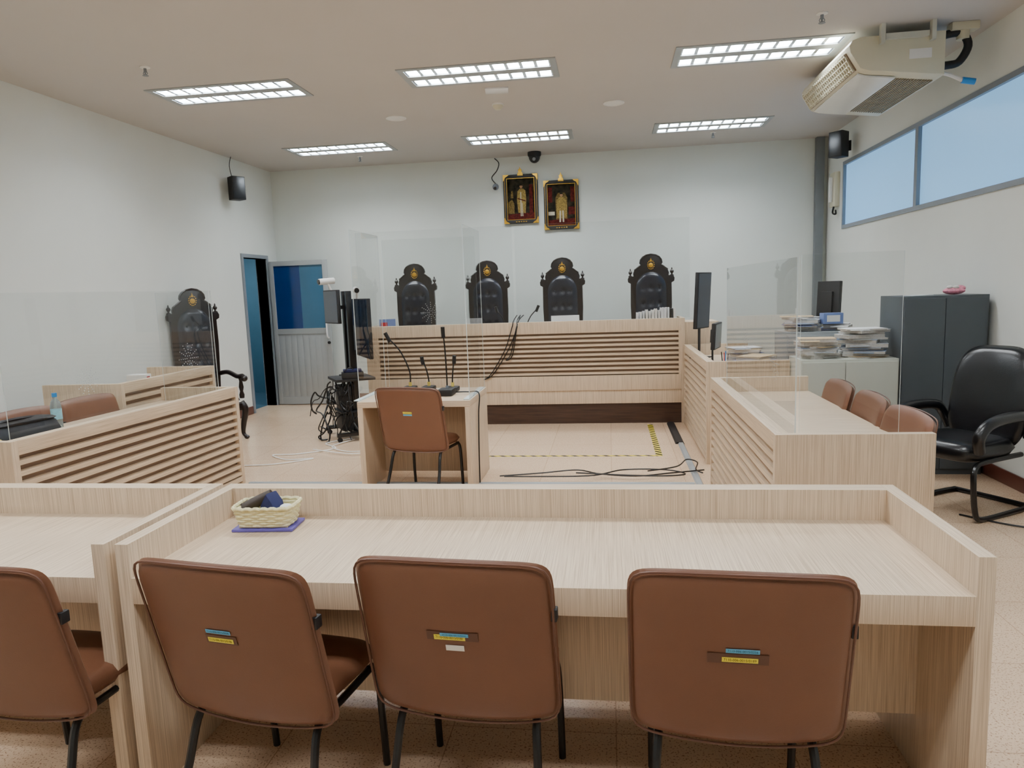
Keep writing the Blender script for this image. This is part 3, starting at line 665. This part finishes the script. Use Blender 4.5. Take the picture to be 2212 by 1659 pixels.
portrait('gold-trimmed black frame with painted seated robed figure',-0.645,2.79,True)
# ------------------------------------------------------------------ TV cart
def flat(par,name,w,h,loc,rot):
    P(par,name,MB().box(-w/2,w/2,-0.02,0.02,-h/2,h/2,bev=0.006).box(-w/4,w/4,0.02,0.045,-h/4,h/4,bev=0.006).box(-w/2+0.012,w/2-0.012,-0.0215,-0.02,-h/2+0.012,h/2-0.012,1),[BLKM,SCRN],loc=loc,rot=rot)
tv=T('tv_cart','black mobile screen stand with two screens, shelves and tangled cables','stand',(-2.93,7.74,0),math.radians(-57))
for sx in (-0.29,0.29):
    P(tv,'base_rail',MB().box(sx-0.03,sx+0.03,-0.26,0.26,0.06,0.10,bev=0.005),BLK)
    for sy in (-0.23,0.23): P(tv,'caster',MB().cyl((sx-0.012,sy,0.028),(sx+0.012,sy,0.028),0.028).box(sx-0.016,sx+0.016,sy-0.01,sy+0.01,0.03,0.062),BLKM)
P(tv,'base_crossbar',MB().box(-0.26,0.26,-0.05,0.05,0.06,0.10,bev=0.004),BLK)
for sx in (-0.10,0.10): P(tv,'upright_post',MB().box(sx-0.035,sx+0.035,-0.03,0.03,0.10,1.66,bev=0.004),BLK)
P(tv,'shelf',MB().box(-0.24,0.24,-0.22,0.22,0.66,0.69,bev=0.004),BLKM)
P(tv,'shelf',MB().box(-0.20,0.20,-0.18,0.18,0.30,0.32,bev=0.004),BLKM)
P(tv,'equipment_box',MB().box(-0.15,0.15,-0.16,-0.04,0.32,0.60,bev=0.008),BLKM)
P(tv,'equipment_box',MB().box(-0.16,0.16,-0.17,-0.04,0.10,0.28,bev=0.008),BLKM)
P(tv,'back_panel',MB().box(-0.13,0.13,0.03,0.05,0.32,1.0,bev=0.004),BLKM)
flat(tv,'screen',1.05,0.64,(0.16,0.10,1.25),(0,0,math.radians(-2)))
flat(tv,'side_screen',0.42,0.37,(0.05,-0.17,1.49),(0,0,math.radians(9)))
P(tv,'screen_arm',MB().box(-0.06,-0.03,-0.15,-0.03,1.46,1.50),BLK)
wcam=T('webcam','white bullet camera with bracket on top of the stand','camera',(-2.80,7.73,1.571),math.radians(-30))
P(wcam,'camera_body',MB().tube([(-0.04,0.02,0.10),(0.10,-0.08,0.09)],0.035,n=14),WHITE); P(wcam,'lens',MB().tube([(0.10,-0.08,0.09),(0.11,-0.087,0.089)],0.028,n=14),BLK); P(wcam,'bracket',MB().cyl((0,0,0),(0.03,-0.02,0.08),0.012),WHITE)
dup(wcam,(-3.045,7.60,1.677),math.radians(-100))
tg=MB()
for k in range(22):
    pts=[]; x,y,z=-2.98+random.uniform(-.16,.14),7.56+random.uniform(-.08,.08),random.uniform(0.35,0.78)
    for j in range(8):
        pts.append((x,y,max(0.012,z))); x+=random.uniform(-.085,.075); y+=random.uniform(-.05,.04); z-=random.uniform(-0.05,0.19)
    tg.tube(pts,random.choice([0.005,0.007,0.009]),n=6,smooth=4)
cb_=G('cable_bundle','tangled black cables hanging from the stand','cables',tg,BLK); cb_['kind']='stuff'
G('power_adapter','blue and black cable box on the cart shelf','adapter',MB().box(-0.12,0.12,-0.08,0.08,0,0.07,bev=0.01,mi=0).box(-0.1,0.1,-0.06,0.06,0.07,0.10,bev=0.008,mi=1),[BLKM,NAVY],(-2.86,7.60,0.691),0.4)
# ------------------------------------------------------------------ microphones
def mic(label,base_loc,tip,h,box=False,rz=0):
    r=T('gooseneck_microphone',label,'microphone',base_loc,rz,'gooseneck microphones')
    if box: P(r,'base',MB().prism([(-0.065,-0.10),(0.065,-0.10),(0.065,0.08),(-0.065,0.08)],0,0.055,'xy',bev=0.014),BLKM)
    else: P(r,'base',MB().prism([(-0.055,-0.08),(0.055,-0.08),(0.055,0.07),(-0.055,0.07)],0,0.04,'xy',bev=0.012),BLKM)
    z=0.045; P(r,'indicator_ring',MB().cyl((0,0.02,z-0.005),(0,0.02,z+0.03),0.014),YELR if not box else GREYF)
    P(r,'gooseneck',MB().tube([(0,0.02,z),(0,0.02,h*0.35),(tip*0.35,0.02,h*0.7),(tip*0.8,0.01,h*0.93)],0.0065,n=8,smooth=6),BLK)
    P(r,'microphone_head',MB().tube([(tip*0.8,0.01,h*0.93-0.02),(tip*0.9,0.005,h*0.98),(tip*1.0+0.002,0.0,h+0.03)],0.017,n=12,smooth=4),BLKM)
    return r
mic('long gooseneck microphone on black base on witness desk',(-1.76,6.06,0.75),-0.20,0.49)
mic('short gooseneck microphone on black base on witness desk',(-1.59,6.06,0.75),-0.05,0.27)
mic('tall gooseneck microphone on boxy black base on witness desk',(-1.36,5.78,0.75),-0.012,0.54,True)
mic('short gooseneck microphone on black base on witness desk',(-1.36,5.99,0.75),0.03,0.28)
for (x,t_) in ((-1.0,0.16),(-1.25,-0.12)): mic('gooseneck microphone on the judges bench',(x,8.60,1.04),t_,0.34)
# ------------------------------------------------------------------ storage on the clerk side
lc=T('low_cabinet','low cream-grey steel two-door cabinet covered in papers','cabinet',(1.89,6.02,0))
P(lc,'body',MB().box(-0.34,0.41,0.012,0.42,0.0,0.95,bev=0.003),CREAMC)
for s in (-1,1):
    a,b_=(0.003,0.40) if s>0 else (-0.335,-0.003)
    dd=P(lc,'door',MB().box(a,b_,-0.004,0.012,0.05,0.93,bev=0.002),CREAMC)
    P(dd,'handle',MB().box(s*0.04-0.008,s*0.04+0.008,-0.014,-0.004,0.62,0.72,bev=0.003),GREYM)
tc_=T('tall_cabinet','tall dark grey steel cabinet beside the black armchair','cabinet',(2.62,6.0,0))
P(tc_,'body',MB().box(-0.31,0.32,0.015,0.50,0,1.44,bev=0.003),GREYD)
for s in (-1,1): P(tc_,'door',MB().box(min(s*0.002,s*0.305),max(s*0.002,s*0.305),0.0,0.015,0.05,1.42,bev=0.002),GREYD)
fc=T('filing_cabinet','grey steel drawer cabinet stacked with case files','cabinet',(1.94,6.85,0))
P(fc,'body',MB().box(-0.31,0.31,0.015,0.50,0,1.12,bev=0.003),GREYM)
for k in range(3):
    dd=P(fc,'drawer',MB().box(-0.30,0.30,0,0.015,0.06+k*0.35,0.39+k*0.35,bev=0.003),GREYM)
    P(dd,'handle',MB().box(0.14,0.24,-0.015,0.0,0.22+k*0.35,0.25+k*0.35,bev=0.004),WHITEM)
foldc=[(222,226,230),(236,236,232),(120,140,196),(206,180,140),(200,206,214),(240,240,238),(150,170,200)]
FM=[pm('folder_%d'%i,c,0.6,var=0.05) for i,c in enumerate(foldc)]
def pile(cx,cy,z,n,group,wd=0.30,dp=0.22,base_rz=0,wob=0.5,off=0.02):
    for k in range(n):
        t=random.choice([0.006,0.012,0.02,0.028])
        a=base_rz+random.uniform(-wob,wob)
        m=MB(); m.box(-wd/2,wd/2,-dp/2,dp/2,0,t,1).box(-wd/2-0.003,wd/2+0.003,-dp/2-0.003,dp/2+0.003,t,t+0.0015,0)
        # a loose sheet curling out of the folder
        if k%2==0:
            u=random.uniform(-0.08,0.05); e=random.uniform(0.02,0.05)
            m.prism([(-dp/2-e,-0.000+t*0.3),(-dp/2,t*0.5),(-dp/2,t*0.5+0.001),(-dp/2-e,t*0.3+0.001)],u-0.06,u+0.09,'yz',0)
        G('document_folder','case file folder with loose paper edges in a pile','folder',m,[random.choice(FM),PAPERG],(cx+random.uniform(-off,off),cy+random.uniform(-off,off),z),a,group)
        z+=t+0.0018
    return z
pile(2.08,6.24,0.95,13,'case files on the low cabinet',0.31,0.22,0,0.55,0.03)
pile(1.73,6.22,0.95,7,'case files on the low cabinet',0.28,0.21,0.2,0.4,0.025)
pile(1.80,7.08,1.12,8,'case files on the drawer cabinet',0.29,0.21,0,0.7,0.03)
zt=pile(2.12,7.08,1.12,4,'case files on the drawer cabinet',0.22,0.18)
G('paper_box','small blue and white printed box','box',MB().box(-0.09,0.09,-0.05,0.05,0,0.10,bev=0.002,mi=0).box(-0.06,0.06,-0.0505,-0.05,0.02,0.08,mi=1),[pm('blue_print',(110,132,186),0.5),WHITE],(2.06,7.0,zt+0.001),0.1)
pile(1.28,6.98,0.80,11,'papers on the clerk desk',0.28,0.22,0,0.6,0.02)
pile(1.30,6.60,0.80,8,'papers on the clerk desk',0.30,0.22,0.8,0.35,0.02)
def monitor(label,loc,rz,w,h,zc):
    r=T('desk_monitor',label,'monitor',loc,rz)
    flat(r,'screen',w,h,(0,0,zc),(0.05,0,0)); P(r,'stand',MB().box(-0.02,0.02,0.03,0.045,0.01,zc,bev=0.003).box(-0.11,0.11,-0.07,0.10,0,0.012,bev=0.004),BLKM)
monitor('tall black portrait monitor on the clerk desk',(1.00,7.90,0.80),math.radians(58),0.32,0.60,0.62)
monitor('small black monitor on the clerk desk',(1.06,7.30,0.80),math.radians(72),0.36,0.26,0.28)
monitor('black monitor on the drawer cabinet',(2.10,7.22,1.12),math.radians(125),0.25,0.40,0.26)
pc=T('pen_cup','white pen cup filled with coloured pens','cup',(1.02,6.52,0.80))
P(pc,'cup',MB().lathe([(0.035,0),(0.038,0.10),(0.034,0.10),(0.032,0.01),(0.001,0.01)]),WHITE)
for k,(mm) in enumerate((NAVY,REDP,BLK,BLUCAP)):
    a=k*1.6; P(pc,'pen',MB().cyl((0.012*math.cos(a),0.012*math.sin(a),0.012),(0.03*math.cos(a),0.03*math.sin(a),0.17+0.01*k),0.0045,n=8),mm)
pk=T('cloth_pouch','small pink patterned cloth pouch on top of the dark cabinet','pouch',(2.76,6.2,1.44))
P(pk,'pouch_body',MB().sph((0,0,0.03),0.06,(1.4,0.9,0.5)).sph((0.05,0.01,0.05),0.035,(1.2,0.9,0.7)),PINK); P(pk,'bow',MB().sph((-0.04,-0.02,0.06),0.02,(1.3,0.8,0.7)).sph((0.0,-0.03,0.06),0.02,(1.3,0.8,0.7)),WHITE)
G('paper_sheet','white paper sheet lying on the dark cabinet','paper',MB().box(-0.09,0.09,-0.06,0.06,0,0.003),PAPER,(2.50,6.22,1.441),0.3)
for k in range(13):
    h_=random.uniform(0.23,0.28)+0.004*k; t=random.uniform(0.022,0.034); c=random.choice([PAPER,WHITE,FM[0],FM[1],FM[4],PAPER]) if k!=11 else BLKM
    b=T('book','slim pale law book standing upright on the judges bench','book',(0.34+k*0.036,8.72,1.04),0,'books on the judges bench')
    P(b,'cover',MB().box(-t/2,-t/2+0.002,-0.09,0.09,0,h_).box(t/2-0.002,t/2,-0.09,0.09,0,h_).box(-t/2,t/2,-0.092,-0.09,0,h_),c); P(b,'pages',MB().box(-t/2+0.002,t/2-0.002,-0.09,0.085,0.004,h_-0.004),PAPERG)
lp=T('document_holder','white papers propped on the judges bench','papers',(-0.52,8.60,1.04),0.1)
P(lp,'sheet',MB().box(-0.17,0.17,0,0.004,0.0,0.245),PAPER,rot=(-0.25,0,0)); P(lp,'support',MB().box(-0.15,0.15,0.0,0.09,0,0.01),WHITE)
G('document_folder','coloured documents standing at the bench end','folder',MB().box(-0.1,0.1,0,0.02,0,0.26,mi=0).box(-0.08,0.0,-0.002,0,0.06,0.22,mi=1),[FM[2],REDP],(-2.74,8.60,1.04),0.2)
# ------------------------------------------------------------------ desktop small things
bk=T('storage_basket','cream woven plastic basket holding glasses and a pouch','basket',(-1.285,2.44,0.762),math.radians(4))
bb=MB()
for lay in range(7):
    z=0.004+lay*0.0095; ex=0.002*lay
    pts=[]
    for k in range(48):
        a=2*pi*k/48; c,s=math.cos(a),math.sin(a); q=1/((abs(c)**6+abs(s)**6)**(1/6)); wv=1+0.02*(1 if (k//2+lay)%2 else -1)
        pts.append((c*q*(0.095+ex)*wv,s*q*(0.055+ex)*wv,z+0.004))
    bb.tube(pts,0.0062,n=6,closed=True)
P(bk,'basket_wall',bb,BASK); P(bk,'basket_bottom',MB().box(-0.092,0.092,-0.052,0.052,0,0.004),BASK)
pts=[]
for k in range(72):
    a=2*pi*k/72; c,s=math.cos(a),math.sin(a); q=1/((abs(c)**6+abs(s)**6)**(1/6)); pts.append((c*q*0.112,s*q*0.072,0.074+0.004*abs(math.sin(a*12))))
P(bk,'basket_rim',MB().tube(pts,0.007,n=6,closed=True),BASK)
G('plastic_tray','flat purple plastic tray under the basket','tray',MB().box(-0.115,0.115,-0.068,0.068,0,0.010,bev=0.003),PURP,(-1.285,2.44,0.751),math.radians(4))
G('glasses_pouch','dark brown slim pouch lying across the basket','pouch',MB().tube([(-0.07,0,0.0),(0,0.01,0.03),(0.05,0.01,0.05)],0.022,n=10,smooth=4),DKBR,(-1.33,2.46,0.81),0.3)
G('folded_cloth','folded navy cloth tucked in the basket','cloth',MB().prism([(-0.04,0),(0.04,0),(0.03,0.05),(0.0,0.085),(-0.03,0.04)],-0.03,0.03,'xz',bev=0.008),NAVY,(-1.28,2.465,0.79),-0.3)
G('paper_scrap','crumpled white paper in the basket','paper',MB().sph((0,0,0.02),0.022,(1.3,0.9,0.7),n=9),PAPER,(-1.215,2.45,0.80))
bo=T('water_bottle','clear plastic water bottle with blue cap on the desk','bottle',(-3.80,4.38,0.75))
P(bo,'bottle_body',MB().lathe([(0.030,0),(0.034,0.01),(0.034,0.06),(0.032,0.065),(0.034,0.07),(0.034,0.17),(0.028,0.20),(0.013,0.225),(0.013,0.235)]),BOTL)
P(bo,'cap',MB().lathe([(0.016,0.235),(0.016,0.262),(0.001,0.262)]),BLUCAP); P(bo,'bottle_label',MB().lathe([(0.0348,0.08),(0.0348,0.15)]),BLBL)
bg=T('shoulder_bag','dark charcoal fabric bag lying flat on the desk','bag',(-3.68,3.88,0.75),math.radians(80))
P(bg,'bag_body',MB().pad(0.50,0.30,0.16,n=5,M=Matrix.Translation((0,0,0.081))@Matrix.Rotation(pi/2,4,'X')),BAGM,sharp=80)
P(bg,'strap',MB().tube([(-0.24,0,0.13),(-0.1,-0.08,0.175),(0.08,-0.05,0.17),(0.22,0.06,0.14)],0.012,n=6,smooth=6),BLKM)
P(bg,'flap',MB().pad(0.44,0.18,0.03,n=5,M=Matrix.Translation((0,-0.05,0.155))@Matrix.Rotation(pi/2,4,'X')),BLKM,sharp=80)
G('tape_roll','yellow roll of tape standing on the desk','tape',MB().tube([(0.045*math.cos(2*pi*k/24),0,0.05+0.045*math.sin(2*pi*k/24)) for k in range(24)],0.012,n=6,closed=True),YELR,(-3.50,3.56,0.757),0.3)
G('tissue_box','white tissue pack with red print on small desk','box',MB().box(-0.09,0.09,-0.05,0.05,0,0.16,bev=0.006,mi=0).box(0.0905,0.092,-0.03,0.02,0.09,0.14,mi=1),[WHITE,REDP],(-4.28,5.95,0.80),0.1)
# ------------------------------------------------------------------ floor tape, ducts, cables
G('hazard_tape','yellow and black striped floor marking tape','tape',MB().box(-2.5,0.42,-0.02,0.02,0.0003,0.0012),HAZ,(0,6.70,0),group='floor marking tape')
G('hazard_tape','yellow and black striped floor marking tape','tape',MB().box(-0.03,0.03,6.68,8.25,0.0003,0.0013),HAZ,(0.45,0,0.0005),group='floor marking tape')
G('cable_duct','grey floor cable duct running toward the bench','duct',MB().prism([(-0.03,0),(0.03,0),(0.018,0.016),(-0.018,0.016)],5.62,7.2,'xz'),GREYP,(0.70,0,0.001))
G('cable_cover','black rubber cable cover on the floor beside bench','cover',MB().prism([(-0.045,0),(0.045,0),(0.03,0.02),(-0.03,0.02)],7.2,8.3,'xz'),BLKM,(0.69,0,0.001))
G('cable_duct','long grey floor cable duct across the room','duct',MB().prism([(5.67,0),(5.73,0),(5.718,0.014),(5.682,0.014)],-3.15,0.66,'yz'),GREYP,(0,0,0.001))
def cable(lab,pts,r=0.006,mat=BLK): return G('cable',lab,'cable',MB().tube(pts,r,n=6,smooth=8),mat)
cable('white cable snaking across the tiled floor',[(-2.9,7.55,0.008),(-3.1,7.3,0.008),(-2.9,7.05,0.008),(-3.2,6.8,0.008),(-3.45,6.75,0.008),(-3.2,6.55,0.008),(-2.95,6.6,0.008),(-3.3,6.35,0.008),(-3.9,6.3,0.008)],0.007,WHITE)
cable('white cable snaking across the tiled floor',[(-2.85,7.5,0.008),(-2.95,7.1,0.02),(-2.7,6.9,0.008),(-2.4,6.95,0.008),(-2.6,6.75,0.02),(-3.1,6.95,0.02)],0.006,WHITE)
cable('black cable looping over the floor',[(-0.95,5.85,0.03),(-0.6,5.95,0.03),(-0.3,6.05,0.03),(-0.1,5.92,0.03),(0.2,5.85,0.03),(0.5,5.95,0.03),(0.78,6.05,0.03)])
cable('black cable looping over the floor',[(-0.9,5.78,0.045),(-0.2,5.8,0.045),(0.1,6.0,0.045),(0.45,6.0,0.045),(0.6,5.85,0.045),(0.3,5.80,0.045),(-0.3,5.9,0.045)])
cable('black cable looping over the floor',[(0.3,5.9,0.06),(0.55,6.05,0.06),(0.66,6.3,0.06),(0.74,6.2,0.06),(0.7,5.95,0.06),(0.74,5.84,0.06)])
cable('black cable hanging from the witness desk microphone',[(-1.30,5.83,0.765),(-1.18,5.8,0.77),(-1.088,5.78,0.76),(-1.085,5.72,0.6),(-1.083,5.66,0.3),(-1.083,5.64,0.03)])
cable('thin black cable on the floor near the armchair',[(2.3,4.95,0.008),(2.5,4.75,0.008),(2.8,4.55,0.008),(2.9,4.2,0.008)])
hc=MB()
for k in range(4):
    hc.tube([(-1.12+0.02*k,8.55,1.30),(-1.14+0.02*k,8.36,1.24),(-1.17+0.03*k,8.315,1.15),(-1.25+0.02*k,8.315,0.9),(-1.42+0.015*k,8.315,0.62),(-1.5,8.315,0.55)] if k%2 else [(-1.06+0.02*k,8.55,1.30),(-1.06,8.36,1.24),(-1.10,8.315,1.1),(-1.16,8.31,0.85),(-1.22,8.31,0.78),(-1.14,8.31,0.84),(-1.08,8.31,1.15)],0.006,n=6,smooth=6)
G('cable_bundle','black cables hanging over the front of the bench','cables',hc,BLK)
# ------------------------------------------------------------------ world + camera
wd=bpy.data.worlds.new('World'); scene.world=wd; wd.use_nodes=True
wd.node_tree.nodes['Background'].inputs[0].default_value=(0.75,0.82,0.9,1); wd.node_tree.nodes['Background'].inputs[1].default_value=0.15
f_=1534.0; yaw=math.radians(7.93); pitch=math.radians(7.5); roll=0.036
Fv=Vector((-math.sin(yaw)*math.cos(pitch), math.cos(yaw)*math.cos(pitch), -math.sin(pitch)))
R0=Vector((math.cos(yaw), math.sin(yaw),0)); U0=R0.cross(Fv)
Rv=R0*math.cos(roll)-U0*math.sin(roll); Uv=U0*math.cos(roll)+R0*math.sin(roll)
cd=bpy.data.cameras.new('camera'); cam=bpy.data.objects.new('camera',cd); col.objects.link(cam)
cd.sensor_width=36; cd.sensor_fit='HORIZONTAL'; cd.lens=f_*36/2212; cd.clip_start=0.05; cd.clip_end=60
M=Matrix((Rv,Uv,-Fv)).transposed().to_4x4(); M.translation=Vector((0,0,1.6)); cam.matrix_world=M
scene.camera=cam
